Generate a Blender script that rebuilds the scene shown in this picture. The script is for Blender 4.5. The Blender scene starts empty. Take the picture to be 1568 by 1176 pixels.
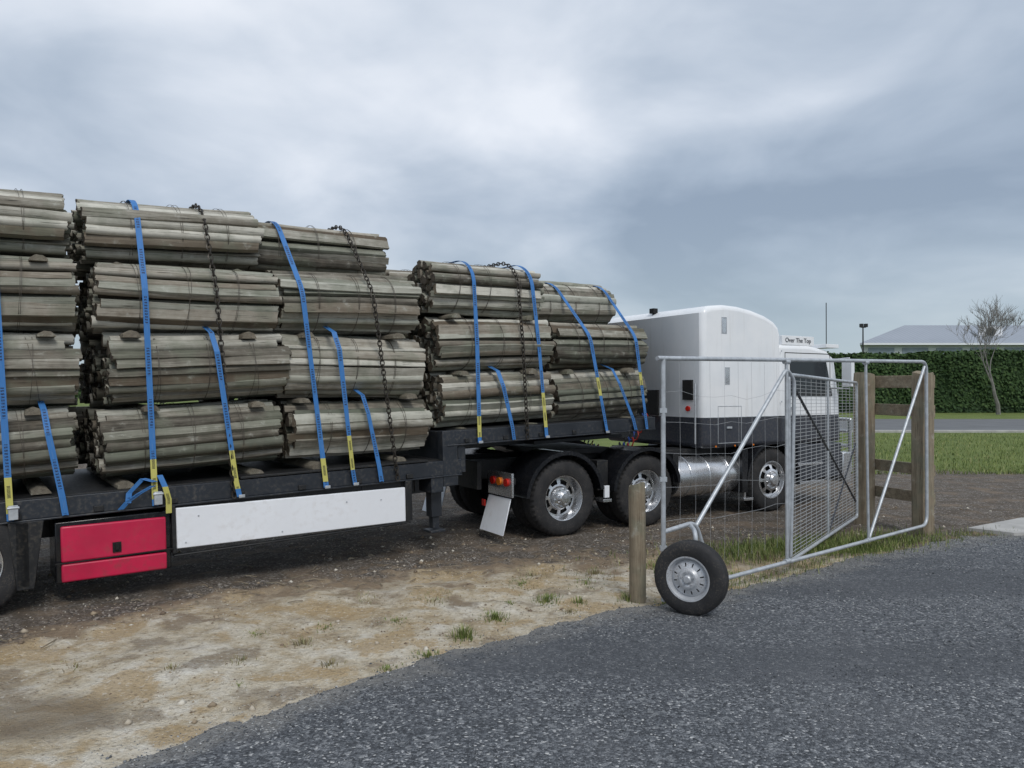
import bpy, math, random
import numpy as np
from mathutils import Vector, Matrix
random.seed(7); np.random.seed(7)
scene=bpy.context.scene
R=math.radians

# ------------------------------------------------------------ materials
def newmat(name):
    m=bpy.data.materials.new(name); m.use_nodes=True
    nt=m.node_tree; b=nt.nodes['Principled BSDF']
    return m,nt,b
def N(nt,t,**k):
    n=nt.nodes.new(t)
    for a,v in k.items(): setattr(n,a,v)
    return n
def ramp(nt,stops,fac=None):
    r=N(nt,'ShaderNodeValToRGB'); e=r.color_ramp.elements
    e[0].position=stops[0][0]; e[0].color=(*stops[0][1],1)
    e[1].position=stops[-1][0]; e[1].color=(*stops[-1][1],1)
    for p,c in stops[1:-1]:
        x=e.new(p); x.color=(*c,1)
    if fac is not None: nt.links.new(fac,r.inputs[0])
    return r
def noise(nt,scale,detail=4,vec=None,rough=.55):
    n=N(nt,'ShaderNodeTexNoise'); n.inputs['Scale'].default_value=scale
    n.inputs['Detail'].default_value=detail; n.inputs['Roughness'].default_value=rough
    if vec is not None: nt.links.new(vec,n.inputs['Vector'])
    return n
def mix(nt,fac,a,b,bt='MIX'):
    m=N(nt,'ShaderNodeMix',data_type='RGBA',blend_type=bt)
    for i,v in ((0,fac),(6,a),(7,b)):
        if isinstance(v,(int,float)): m.inputs[i].default_value=v
        elif isinstance(v,tuple): m.inputs[i].default_value=(*v,1) if len(v)==3 else v
        else: nt.links.new(v,m.inputs[i])
    return m.outputs[2]
def math_(nt,op,a,b=None,c=None):
    m=N(nt,'ShaderNodeMath',operation=op)
    for i,v in enumerate((a,b,c)):
        if v is None: continue
        if isinstance(v,(int,float)): m.inputs[i].default_value=v
        else: nt.links.new(v,m.inputs[i])
    return m.outputs[0]
def mrange(nt,v,a,b,c=0,d=1):
    m=N(nt,'ShaderNodeMapRange',interpolation_type='SMOOTHSTEP')
    nt.links.new(v,m.inputs[0])
    for i,x in zip((1,2,3,4),(a,b,c,d)): m.inputs[i].default_value=x
    return m.outputs[0]
def bump(nt,b,h,strength=.3,dist=.01):
    n=N(nt,'ShaderNodeBump'); n.inputs['Strength'].default_value=strength; n.inputs['Distance'].default_value=dist
    nt.links.new(h,n.inputs['Height']); nt.links.new(n.outputs[0],b.inputs['Normal'])
def objc(nt):
    return N(nt,'ShaderNodeTexCoord').outputs['Object']
def simple(name,col,rough=.5,metal=0,var=.25,scale=6,bmp=.1,dirt=None,dirtamt=.5):
    m,nt,b=newmat(name); o=objc(nt)
    n=noise(nt,scale,6,o); n2=noise(nt,scale*9,4,o)
    d=tuple(c*(1-var) for c in col)
    c=mix(nt,mrange(nt,n.outputs[0],.3,.7),d,col)
    if dirt:
        f=math_(nt,'MULTIPLY',mrange(nt,n2.outputs[0],.45,.75),dirtamt)
        f2=math_(nt,'MULTIPLY',f,mrange(nt,n.outputs[0],.35,.65))
        c=mix(nt,f2,c,dirt)
    nt.links.new(c,b.inputs['Base Color'])
    b.inputs['Roughness'].default_value=rough; b.inputs['Metallic'].default_value=metal
    nt.links.new(mrange(nt,n2.outputs[0],.2,.8,max(0,rough-.1),min(1,rough+.12)),b.inputs['Roughness'])
    if bmp: bump(nt,b,n2.outputs[0],bmp,.004)
    return m

M={}
M['black']=simple('black_paint',(.024,.029,.038),.42,0,.3,3,.05,(.12,.11,.095),.6)
M['chassis']=simple('chassis_black',(.012,.013,.015),.55,0,.3,4,.1,(.08,.07,.055),.7)
M['gloss']=simple('gloss_black',(.012,.013,.016),.16,0,.2,3,0,(.06,.055,.05),.4)
M['tyre']=simple('tyre_rubber',(.024,.024,.026),.8,0,.3,8,.25,(.13,.11,.09),.6)
M['alu']=simple('polished_aluminium',(.74,.75,.77),.25,.9,.15,6,.03,(.25,.22,.18),.4)
M['galv']=simple('galvanised_steel',(.56,.59,.62),.45,.45,.25,14,.06)
M['wire']=simple('wire',(.50,.51,.52),.5,.4,.2,30,0)
M['darkwire']=simple('dark_wire',(.10,.085,.07),.6,.4,.2,30,0)
M['white']=simple('white_panel',(.84,.86,.90),.4,0,.05,1.6,.04,(.55,.52,.50),.35)
M['red']=simple('red_paint',(.62,.016,.075),.38,0,.25,2,.04,(.30,.05,.06),.6)
M['lens']=simple('red_lens',(.6,.02,.01),.2,0,.1,3,0)
M['orange']=simple('amber_lens',(.8,.22,.02),.2,0,.1,3,0)
M['hole']=simple('dark_gap',(.006,.006,.006),.8,0,.1,3,0)
M['gatewheel']=simple('silver_wheel_paint',(.60,.62,.65),.4,.3,.25,9,.05,(.20,.14,.10),.7)
M['concrete']=simple('concrete',(.46,.45,.43),.9,0,.25,3,.3)
M['glass']=simple('dark_glass',(.02,.025,.03),.08,0,.1,2,0)
M['chain']=simple('chain_steel',(.075,.065,.055),.5,.6,.4,40,0)
M['grey']=simple('dark_grey_paint',(.045,.05,.062),.3,0,.15,2,.02,(.12,.11,.1),.3)
M['hose_red']=simple('hose_red',(.30,.03,.02),.5,0,.1,3,0)
M['hose_blue']=simple('hose_blue',(.02,.06,.25),.5,0,.1,3,0)

def cabmat():
    m,nt,b=newmat('cab_paint'); o=objc(nt)
    s=N(nt,'ShaderNodeSeparateXYZ'); nt.links.new(o,s.inputs[0])
    n=noise(nt,2.0,6,o); n2=noise(nt,30,4,o)
    f=math_(nt,'GREATER_THAN',s.outputs[2],1.49)
    w=mix(nt,mrange(nt,n.outputs[0],.35,.65),(.80,.82,.84),(.86,.87,.88))
    st=N(nt,'ShaderNodeMapping'); st.inputs['Scale'].default_value=(14,14,.9); nt.links.new(o,st.inputs[0])
    ns=noise(nt,1.0,5,st.outputs[0])
    w=mix(nt,math_(nt,'MULTIPLY',mrange(nt,ns.outputs[0],.55,.8),.25),w,(.48,.46,.42))
    g=mix(nt,mrange(nt,n2.outputs[0],.4,.75),(.045,.05,.064),(.075,.075,.08))
    nt.links.new(mix(nt,f,g,w),b.inputs['Base Color'])
    b.inputs['Roughness'].default_value=.22
    return m
M['cab']=cabmat()

def woodmat(name,dark,mid,pale,attr=True,scale=1.0,axis=0):
    m,nt,b=newmat(name); o=objc(nt)
    oi=N(nt,'ShaderNodeObjectInfo')
    mp=N(nt,'ShaderNodeMapping')
    sc=[14*scale]*3; sc[axis]=1.0*scale; mp.inputs['Scale'].default_value=sc
    add=N(nt,'ShaderNodeVectorMath',operation='ADD'); nt.links.new(o,add.inputs[0])
    sv=N(nt,'ShaderNodeCombineXYZ'); nt.links.new(math_(nt,'MULTIPLY',oi.outputs['Random'],17.0),sv.inputs[0])
    nt.links.new(sv.outputs[0],add.inputs[1]); nt.links.new(add.outputs[0],mp.inputs[0])
    n=noise(nt,1.0,8,mp.outputs[0],.68)
    mp2=N(nt,'ShaderNodeMapping'); s2=[110*scale]*3; s2[axis]=3*scale; mp2.inputs['Scale'].default_value=s2
    nt.links.new(add.outputs[0],mp2.inputs[0])
    n2=noise(nt,1.0,4,mp2.outputs[0],.6)
    n3=noise(nt,2.6,5,add.outputs[0],.6); n4=noise(nt,9,5,add.outputs[0],.65)
    v=math_(nt,'ADD',math_(nt,'MULTIPLY',n.outputs[0],.55),math_(nt,'MULTIPLY',n2.outputs[0],.25))
    v=math_(nt,'ADD',v,math_(nt,'MULTIPLY',n4.outputs[0],.20))
    if attr:
        a=N(nt,'ShaderNodeAttribute',attribute_name='tint')
        v=math_(nt,'ADD',v,math_(nt,'MULTIPLY',math_(nt,'SUBTRACT',a.outputs['Fac'],.5),.52))
        v=math_(nt,'ADD',v,math_(nt,'MULTIPLY',math_(nt,'SUBTRACT',oi.outputs['Random'],.5),.08))
    r=ramp(nt,[(.26,dark),(.46,mid),(.70,pale)],v)
    c=r.outputs[0]
    if attr:
        hue=math_(nt,'FRACT',math_(nt,'MULTIPLY',a.outputs['Fac'],37.0))
        c=mix(nt,mrange(nt,hue,.70,.98,0,.35),c,(.19,.135,.085))
        c=mix(nt,mrange(nt,hue,.45,.05,0,.45),c,(.20,.225,.175))
    c=mix(nt,math_(nt,'MULTIPLY',mrange(nt,n3.outputs[0],.47,.66),.45),c,(.155,.175,.125))
    c=mix(nt,math_(nt,'MULTIPLY',mrange(nt,n3.outputs[0],.44,.30),.4),c,(.16,.12,.08))
    c=mix(nt,math_(nt,'MULTIPLY',mrange(nt,n4.outputs[0],.58,.74),.45),c,(.46,.47,.42))
    c=mix(nt,mrange(nt,n2.outputs[0],.30,.40,1,0),c,(.033,.029,.024))
    nt.links.new(c,b.inputs['Base Color']); b.inputs['Roughness'].default_value=.9
    bump(nt,b,v,.7,.010)
    return m
M['post']=woodmat('weathered_post_wood',(.056,.048,.036),(.215,.195,.158),(.56,.54,.47))
M['fence']=woodmat('fence_timber',(.08,.062,.040),(.22,.175,.12),(.42,.36,.26),False,1.3,2)
M['rail']=woodmat('fence_rail_timber',(.08,.062,.040),(.22,.175,.12),(.42,.36,.26),False,1.0,0)
M['bearer']=woodmat('bearer_timber',(.05,.042,.032),(.15,.13,.10),(.30,.27,.21),False,1.0,1)
def endmat():
    m,nt,b=newmat('post_end_grain'); o=objc(nt)
    a=N(nt,'ShaderNodeAttribute',attribute_name='tint')
    n=noise(nt,35,5,o)
    v=math_(nt,'ADD',math_(nt,'MULTIPLY',n.outputs[0],.6),math_(nt,'MULTIPLY',a.outputs['Fac'],.4))
    r=ramp(nt,[(.25,(.040,.031,.023)),(.5,(.105,.085,.062)),(.8,(.26,.21,.15))],v)
    nt.links.new(r.outputs[0],b.inputs['Base Color']); b.inputs['Roughness'].default_value=.95
    bump(nt,b,n.outputs[0],.5,.01); return m
M['end']=endmat()

def strapmat(name,base,mark,scale=1.0,thr=.52):
    m,nt,b=newmat(name)
    uv=N(nt,'ShaderNodeUVMap'); uv.uv_map='UVMap'
    s=N(nt,'ShaderNodeSeparateXYZ'); nt.links.new(uv.outputs[0],s.inputs[0])
    grp=math_(nt,'LESS_THAN',math_(nt,'FRACT',math_(nt,'MULTIPLY',s.outputs[0],2.1*scale)),.55)
    let=math_(nt,'LESS_THAN',math_(nt,'FRACT',math_(nt,'MULTIPLY',s.outputs[0],38*scale)),.62)
    n=noise(nt,1,2,uv.outputs[0]); mp=N(nt,'ShaderNodeMapping'); mp.inputs['Scale'].default_value=(160,7,1)
    nt.links.new(uv.outputs[0],mp.inputs[0]); nt.links.new(mp.outputs[0],n.inputs['Vector'])
    g2=math_(nt,'GREATER_THAN',n.outputs[0],thr-.08)
    mid=math_(nt,'MULTIPLY',math_(nt,'GREATER_THAN',s.outputs[1],.25),math_(nt,'LESS_THAN',s.outputs[1],.75))
    f=math_(nt,'MULTIPLY',math_(nt,'MULTIPLY',grp,let),math_(nt,'MULTIPLY',g2,mid))
    n2=noise(nt,9,4,uv.outputs[0])
    bc=mix(nt,n2.outputs[0],tuple(x*.6 for x in base),base)
    bc=mix(nt,math_(nt,'MULTIPLY',mrange(nt,n2.outputs[0],.5,.75),.4),bc,(.2,.2,.18))
    nt.links.new(mix(nt,f,bc,mark),b.inputs['Base Color']); b.inputs['Roughness'].default_value=.65
    return m
M['strap']=strapmat('blue_webbing',(.045,.22,.58),(.01,.02,.06))
M['label']=strapmat('yellow_label_webbing',(.66,.62,.16),(.01,.01,.01),2.5,.45)

# ------------------------------------------------------------ mesh builder
class MB:
    def __init__(s): s.v=[];s.f=[];s.m=[];s.t=[]
    def add(s,vs,fs,m=0,t=.5):
        o=len(s.v); s.v+= [tuple(x) for x in vs]
        for f in fs: s.f.append(tuple(i+o for i in f)); s.m.append(m); s.t.append(t)
    def box(s,x0,x1,y0,y1,z0,z1,m=0):
        v=[(x,y,z) for x in (x0,x1) for y in (y0,y1) for z in (z0,z1)]
        s.add(v,[(0,1,3,2),(4,6,7,5),(0,4,5,1),(2,3,7,6),(0,2,6,4),(1,5,7,3)],m)
    def hexa(s,v,m=0):
        s.add(v,[(0,3,2,1),(4,5,6,7),(0,1,5,4),(1,2,6,5),(2,3,7,6),(3,0,4,7)],m)
    def extr(s,prof,y0,y1,m=0):
        n=len(prof)
        v=[(p[0],y0,p[1]) for p in prof]+[(p[0],y1,p[1]) for p in prof]
        f=[tuple(range(n)),tuple(range(2*n-1,n-1,-1))]+[(i,i+n,(i+1)%n+n,(i+1)%n) for i in range(n)]
        s.add(v,f,m)
    def tube(s,path,r,n=8,m=0,closed=False,caps=True,t=.5):
        P=[Vector(p) for p in path]; k=len(P)
        rs=r if isinstance(r,(list,tuple)) else [r]*k
        up=None; vs=[]
        for i in range(k):
            if closed: d=P[(i+1)%k]-P[i-1]
            else: d=P[min(i+1,k-1)]-P[max(i-1,0)]
            d.normalize()
            if up is None:
                a=Vector((0,0,1)) if abs(d.z)<.9 else Vector((1,0,0))
                up=(a-d*a.dot(d)).normalized()
            else:
                up=(up-d*up.dot(d)); 
                if up.length<1e-5: up=Vector((1,0,0))-d*d.x
                up.normalize()
            sd=d.cross(up)
            for j in range(n):
                a=2*math.pi*(j+.5)/n
                vs.append(P[i]+(up*math.cos(a)+sd*math.sin(a))*rs[i])
        fs=[]
        for i in range(k if closed else k-1):
            i2=(i+1)%k
            for j in range(n):
                j2=(j+1)%n
                fs.append((i*n+j,i*n+j2,i2*n+j2,i2*n+j))
        if not closed and caps:
            fs.append(tuple(range(n-1,-1,-1))); fs.append(tuple((k-1)*n+j for j in range(n)))
        s.add(vs,fs,m,t)
    def lathe(s,prof,c=(0,0,0),n=48,m=0,skip=None):
        vs=[];k=len(prof)
        for r,y in prof:
            for j in range(n):
                a=2*math.pi*j/n
                vs.append((c[0]+r*math.cos(a),c[1]+y,c[2]+r*math.sin(a)))
        fs=[]
        for i in range(k-1):
            for j in range(n):
                if skip and skip(i,j): continue
                j2=(j+1)%n
                fs.append((i*n+j,i*n+j2,(i+1)*n+j2,(i+1)*n+j))
        s.add(vs,fs,m)
    def cyl(s,p0,p1,r,n=20,m=0): s.tube([p0,p1],r,n,m)
    def build(s,name,mats,parent=None,angle=35,bevel=0,mw=None,attr=False,seg=2):
        me=bpy.data.meshes.new(name); me.from_pydata(s.v,[],s.f)
        for x in mats: me.materials.append(x)
        me.polygons.foreach_set('material_index',s.m)
        me.polygons.foreach_set('use_smooth',[True]*len(s.f))
        if attr:
            a=me.attributes.new('tint','FLOAT','FACE'); a.data.foreach_set('value',s.t)
        me.update(); me.set_sharp_from_angle(angle=R(angle))
        o=bpy.data.objects.new(name,me); scene.collection.objects.link(o)
        if parent: o.parent=parent
        if mw is not None: o.matrix_world=mw
        if bevel:
            b=o.modifiers.new('bevel','BEVEL'); b.width=bevel; b.segments=seg; b.limit_method='ANGLE'; b.angle_limit=R(40)
            b.harden_normals=False
        return o
def empty(name,mw=None):
    o=bpy.data.objects.new(name,None); scene.collection.objects.link(o); o.empty_display_size=.3
    if mw is not None: o.matrix_world=mw
    return o

# ------------------------------------------------------------ numpy noise
TAB=np.random.rand(256,256)
def vnoise(x,y):
    xi=np.floor(x).astype(int); yi=np.floor(y).astype(int); fx=x-xi; fy=y-yi
    fx=fx*fx*(3-2*fx); fy=fy*fy*(3-2*fy)
    g=lambda a,b: TAB[a&255,b&255]
    return (g(xi,yi)*(1-fx)+g(xi+1,yi)*fx)*(1-fy)+(g(xi,yi+1)*(1-fx)+g(xi+1,yi+1)*fx)*fy
def fbm(x,y,f,o=4):
    r=0;a=1;t=0
    for i in range(o):
        r=r+a*vnoise(x*f+i*17.3,y*f+i*9.1); t+=a; a*=.5; f*=2
    return r/t
DX=[-60,-30,-8,-5,-3.2,-2.08,-1.246,-.66,.08,.877,2.01,5.23,6.83,12,30,80]
DY=[-30,-15,-.2,1.7,3.1,3.865,4.83,5.42,6.08,6.62,7.27,9.69,10.2,11.0,13,20]
SX=[-60,-12,-6,-3.84,-2.77,-1.2,.5,1.65,3.25,5,8,60]
SY=[-20,0,4.3,5.7,7.3,7.9,8.75,8.9,9.1,9.6,10.4,15]
def drive_sd(x,y):
    return (np.interp(x,DX,DY)-y)*.78+(fbm(x,y,2.2,3)-.5)*.26+(fbm(x+40,y,11,2)-.5)*.10
def sand_sd(x,y):
    return (np.interp(x,SX,SY)-y)*.85+(fbm(x+9,y+3,1.1,3)-.5)*1.1
def hgt(x,y):
    near=np.clip(1-np.abs(y-7)/18,0,1)*np.clip(1-np.abs(x)/25,0,1)
    dr=np.clip(drive_sd(x,y)*2+.5,0,1)
    clod=np.clip(1-np.abs(sand_sd(x,y)-.1)/.9,0,1)
    off=(fbm(x,y,1.3,4)-.5)*.08+(fbm(x+5,y+5,7,3)-.5)*(.040+.060*clod)
    on=(fbm(x,y,.8,2)-.5)*.02
    return near*(off*(1-dr)+on*dr)
def axis(a,b,st,far0,far1,n=34):
    c=np.arange(a,b,st); g=np.geomspace(st,1,n)
    lo=a-(g-st)/(1-st)*(a-far0); hi=c[-1]+(g-st)/(1-st)*(far1-c[-1])
    return np.unique(np.concatenate([lo[::-1],c,hi]))
def gridmesh(name,xs,ys,zf,keep,mats,attrs):
    X,Y=np.meshgrid(xs,ys,indexing='ij'); Z=zf(X,Y)
    nx,ny=X.shape
    idx=np.arange(nx*ny).reshape(nx,ny)
    q=np.stack([idx[:-1,:-1],idx[1:,:-1],idx[1:,1:],idx[:-1,1:]],-1).reshape(-1,4)
    if keep is not None:
        K=keep(X,Y).reshape(-1); q=q[K[q].any(1)]
        used=np.zeros(nx*ny,bool); used[q.ravel()]=True; mp=np.cumsum(used)-1
        q=mp[q]
    else: used=np.ones(nx*ny,bool)
    V=np.stack([X,Y,Z],-1).reshape(-1,3)[used]
    me=bpy.data.meshes.new(name)
    me.vertices.add(len(V)); me.vertices.foreach_set('co',V.ravel())
    me.loops.add(q.size); me.loops.foreach_set('vertex_index',q.ravel().astype(np.int32))
    me.polygons.add(len(q)); me.polygons.foreach_set('loop_start',np.arange(0,q.size,4,dtype=np.int32))
    me.polygons.foreach_set('loop_total',np.full(len(q),4,dtype=np.int32))
    me.update(calc_edges=True)
    me.polygons.foreach_set('use_smooth',[True]*len(q))
    for k,fn in attrs.items():
        a=me.attributes.new(k,'FLOAT','POINT'); a.data.foreach_set('value',fn(X,Y).reshape(-1)[used].astype(np.float32))
    for m in mats: me.materials.append(m)
    o=bpy.data.objects.new(name,me); scene.collection.objects.link(o); return o

def groundmat():
    m,nt,b=newmat('ground_soil'); o=objc(nt)
    A=lambda n: N(nt,'ShaderNodeAttribute',attribute_name=n).outputs['Fac']
    n1=noise(nt,.7,5,o); n2=noise(nt,4,6,o,.65); n3=noise(nt,26,5,o,.7); n4=noise(nt,1.7,6,o,.6)
    vo=N(nt,'ShaderNodeTexVoronoi'); vo.inputs['Scale'].default_value=55; nt.links.new(o,vo.inputs['Vector'])
    sv=N(nt,'ShaderNodeSeparateColor'); nt.links.new(vo.outputs['Color'],sv.inputs[0])
    g=ramp(nt,[(.0,(.055,.046,.038)),(.5,(.12,.10,.080)),(.85,(.22,.19,.16)),(1,(.40,.37,.33))],sv.outputs[0]).outputs[0]
    g=mix(nt,mrange(nt,n2.outputs[0],.42,.66),g,(.095,.072,.050))
    g=mix(nt,math_(nt,'MULTIPLY',mrange(nt,n4.outputs[0],.50,.66),.65),g,(.23,.17,.115))
    s=ramp(nt,[(.30,(.27,.195,.12)),(.43,(.45,.36,.235)),(.52,(.60,.53,.41)),(.66,(.75,.71,.63))],
        math_(nt,'ADD',math_(nt,'MULTIPLY',n2.outputs[0],.55),math_(nt,'MULTIPLY',n1.outputs[0],.45))).outputs[0]
    s=mix(nt,math_(nt,'MULTIPLY',mrange(nt,n4.outputs[0],.51,.59),.75),s,(.44,.315,.165))
    s=mix(nt,math_(nt,'MULTIPLY',mrange(nt,n4.outputs[0],.46,.37),.7),s,(.235,.185,.13))
    s=mix(nt,mrange(nt,n3.outputs[0],.53,.72),s,(.23,.175,.115))
    s=mix(nt,math_(nt,'MULTIPLY',mrange(nt,n3.outputs[0],.44,.34),.5),s,(.80,.77,.70))
    A_s=A('sand')
    e=math_(nt,'ADD',A_s,math_(nt,'MULTIPLY',math_(nt,'SUBTRACT',n2.outputs[0],.5),2.4))
    s=mix(nt,mrange(nt,math_(nt,'ADD',A_s,math_(nt,'MULTIPLY',math_(nt,'SUBTRACT',n4.outputs[0],.5),3.5)),.9,.1),s,(.27,.20,.13))
    c=mix(nt,mrange(nt,e,-.25,.45),g,s)
    md=math_(nt,'ADD',A('mud'),math_(nt,'MULTIPLY',math_(nt,'SUBTRACT',n2.outputs[0],.5),.7))
    c=mix(nt,math_(nt,'MULTIPLY',mrange(nt,md,0,.45),.75),c,mix(nt,n3.outputs[0],(.12,.09,.06),(.28,.22,.145)))
    gr=ramp(nt,[(.3,(.06,.09,.018)),(.5,(.13,.175,.035)),(.7,(.23,.26,.07))],
        math_(nt,'ADD',math_(nt,'MULTIPLY',n3.outputs[0],.6),math_(nt,'MULTIPLY',n1.outputs[0],.4))).outputs[0]
    e2=math_(nt,'ADD',A('grass'),math_(nt,'MULTIPLY',math_(nt,'SUBTRACT',n2.outputs[0],.5),1.2))
    c=mix(nt,mrange(nt,e2,-.1,.25),c,gr)
    nt.links.new(c,b.inputs['Base Color']); b.inputs['Roughness'].default_value=.95
    h=math_(nt,'ADD',math_(nt,'MULTIPLY',n3.outputs[0],1.2),math_(nt,'MULTIPLY',vo.outputs['Distance'],-.35))
    h=math_(nt,'ADD',h,math_(nt,'MULTIPLY',n2.outputs[0],2.2))
    bump(nt,b,h,.95,.03)
    return m
def drivemat():
    m,nt,b=newmat('driveway_chip_gravel'); o=objc(nt)
    vo=N(nt,'ShaderNodeTexVoronoi'); vo.inputs['Scale'].default_value=72; nt.links.new(o,vo.inputs['Vector'])
    v2=N(nt,'ShaderNodeTexVoronoi'); v2.inputs['Scale'].default_value=34; nt.links.new(o,v2.inputs['Vector'])
    sv=N(nt,'ShaderNodeSeparateColor'); nt.links.new(vo.outputs['Color'],sv.inputs[0])
    s2=N(nt,'ShaderNodeSeparateColor'); nt.links.new(v2.outputs['Color'],s2.inputs[0])
    n1=noise(nt,.7,6,o,.6); n2=noise(nt,5,5,o)
    c=ramp(nt,[(0,(.036,.040,.046)),(.4,(.080,.087,.098)),(.8,(.145,.155,.168)),(.94,(.25,.26,.275)),(1,(.55,.55,.54))],sv.outputs[0]).outputs[0]
    c=mix(nt,math_(nt,'MULTIPLY',math_(nt,'GREATER_THAN',s2.outputs[1],.92),.5),c,(.28,.29,.30))
    mp=N(nt,'ShaderNodeMapping'); mp.inputs['Rotation'].default_value=(0,0,R(-38)); mp.inputs['Scale'].default_value=(.14,1.0,1); nt.links.new(o,mp.inputs[0])
    nl=noise(nt,1.0,4,mp.outputs[0],.5)
    c=mix(nt,mrange(nt,nl.outputs[0],.44,.62,0,.62),c,(.074,.080,.090))
    c=mix(nt,mrange(nt,n1.outputs[0],.48,.70,0,.35),c,(.15,.155,.165))
    a=N(nt,'ShaderNodeAttribute',attribute_name='edge').outputs['Fac']
    ed=math_(nt,'ADD',a,math_(nt,'MULTIPLY',math_(nt,'SUBTRACT',n2.outputs[0],.5),.7))
    c=mix(nt,mrange(nt,ed,0,.42,.55,0),c,(.31,.295,.265))
    nt.links.new(c,b.inputs['Base Color']); b.inputs['Roughness'].default_value=.85
    h=math_(nt,'ADD',math_(nt,'MULTIPLY',vo.outputs['Distance'],-1),math_(nt,'MULTIPLY',s2.outputs[0],.4))
    bump(nt,b,h,.9,.015)
    return m
xs=axis(-7,9,.045,-500,500); ys=axis(2.6,13,.045,-200,600)
ground=gridmesh('ground',xs,ys,hgt,None,[groundmat()],{
 'sand':lambda x,y: np.clip(sand_sd(x,y),-3,3),
 'grass':lambda x,y: np.clip(np.maximum((y-17.2-np.clip(12-x,0,6)*.5)*.6,-(( (x-3.6)/1.3)**2+((y-9.25)/.35)**2)+.7),-3,3),
 'mud':lambda x,y: np.clip(1-np.sqrt(((x+2.75)/.62)**2+((y-4.5)/.42)**2),-2,1)})
xs2=axis(-6,11,.045,-60,80,20); ys2=axis(2.6,12,.045,-40,22,14)
drive=gridmesh('gravel_driveway',xs2,ys2,lambda x,y: hgt(x,y)+np.clip(drive_sd(x,y)*.2,-.05,.014),
  lambda x,y: drive_sd(x,y)>-.2,[drivemat()],{'edge':lambda x,y: np.clip(drive_sd(x,y),-1,2)})

def pebbles(name,pts,sizes,mat_):
    n=len(pts); base=np.array([(1,0,0),(0,1,0),(-1,0,0),(0,-1,0),(0,0,.7),(0,0,-.7)],float)
    F=np.array([(0,1,4),(1,2,4),(2,3,4),(3,0,4),(1,0,5),(2,1,5),(3,2,5),(0,3,5)])
    V=np.repeat(base[None],n,0)*(1+.5*(np.random.rand(n,6,3)-.5))+.25*(np.random.rand(n,6,3)-.5)
    a=np.random.rand(n)*6.28; ca,sa=np.cos(a)[:,None],np.sin(a)[:,None]
    x=V[...,0]*ca-V[...,1]*sa; y=V[...,0]*sa+V[...,1]*ca
    V=np.stack([x,y,V[...,2]],-1)*sizes[:,None,None]+pts[:,None,:]
    f=(F[None]+np.arange(n)[:,None,None]*6).reshape(-1,3)
    me=bpy.data.meshes.new(name); me.vertices.add(n*6); me.vertices.foreach_set('co',V.ravel())
    me.loops.add(f.size); me.loops.foreach_set('vertex_index',f.ravel().astype(np.int32))
    me.polygons.add(len(f)); me.polygons.foreach_set('loop_start',np.arange(0,f.size,3,dtype=np.int32)); me.polygons.foreach_set('loop_total',np.full(len(f),3,dtype=np.int32))
    me.update(calc_edges=True)
    at=me.attributes.new('tint','FLOAT','FACE'); at.data.foreach_set('value',np.repeat(np.random.rand(n),8).astype(np.float32))
    me.materials.append(mat_); o=bpy.data.objects.new(name,me); scene.collection.objects.link(o)
def pebmat(name,stops):
    m,nt,b=newmat(name); a=N(nt,'ShaderNodeAttribute',attribute_name='tint')
    nt.links.new(ramp(nt,stops,a.outputs['Fac']).outputs[0],b.inputs['Base Color']); b.inputs['Roughness'].default_value=.85; return m
n=110000; x=np.random.uniform(-6,9,n); y=2.8+np.random.rand(n)**1.5*7.5; sd=drive_sd(x,y)
patch=fbm(x,y,1.6,3)
k=(sd>-.22)&((np.random.rand(n)<np.clip((patch-.38)*2.8,.06,.6))|((sd<.35)&(sd>-.05))|((sd<=-.05)&(np.random.rand(n)<.5))); x,y,sd=x[k],y[k],sd[k]
sz=np.random.uniform(.003,.0078,len(x))*(1+.8*(np.random.rand(len(x))>.97)); z=hgt(x,y)+np.clip(sd*.2,-.004,.014)+sz*.35
pebbles('loose_gravel',np.stack([x,y,z],1),sz,pebmat('gravel_stone',[(0,(.045,.05,.056)),(.5,(.11,.12,.132)),(.85,(.22,.23,.24)),(1,(.56,.56,.55))]))
n=38000; x=np.random.uniform(-7,9,n); y=3+np.random.rand(n)*10.5; sd=drive_sd(x,y)
k=(sd<.05); x,y=x[k],y[k]
dens_=fbm(x,y,1.5,3)+.14*np.clip(1-np.abs(sand_sd(x,y))/.6,0,1); k=np.random.rand(len(x))<np.clip((dens_-.42)*4,0,1); x,y=x[k],y[k]
sz=np.random.uniform(.003,.010,len(x))*(1+2.2*(np.random.rand(len(x))>.95)); z=hgt(x,y)+sz*.2
pebbles('soil_crumbs',np.stack([x,y,z],1),sz,pebmat('soil_stone',[(0,(.14,.10,.07)),(.5,(.34,.27,.185)),(1,(.62,.58,.50))]))

def bladeobj(name,items,mat_):
    V=[];F=[];T=[]
    for (x,y,z,h,l,d,w) in items:
        px,py=math.cos(d+1.57)*w,math.sin(d+1.57)*w; dx,dy=math.cos(d)*l,math.sin(d)*l
        o=len(V)
        V+=[(x-px,y-py,z),(x+px,y+py,z),(x+dx*.4+px*.7,y+dy*.4+py*.7,z+h*.6),(x+dx*.4-px*.7,y+dy*.4-py*.7,z+h*.6),(x+dx,y+dy,z+h)]
        F+=[(o,o+1,o+2,o+3),(o+3,o+2,o+4)]; t=random.random(); T+=[t,t]
    me=bpy.data.meshes.new(name); me.from_pydata(V,[],F); a=me.attributes.new('tint','FLOAT','FACE'); a.data.foreach_set('value',T)
    me.materials.append(mat_); o=bpy.data.objects.new(name,me); scene.collection.objects.link(o); return o
green=pebmat('grass_blade',[(0,(.06,.095,.02)),(.5,(.14,.19,.045)),(.85,(.25,.28,.09)),(1,(.40,.36,.18))])
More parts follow.
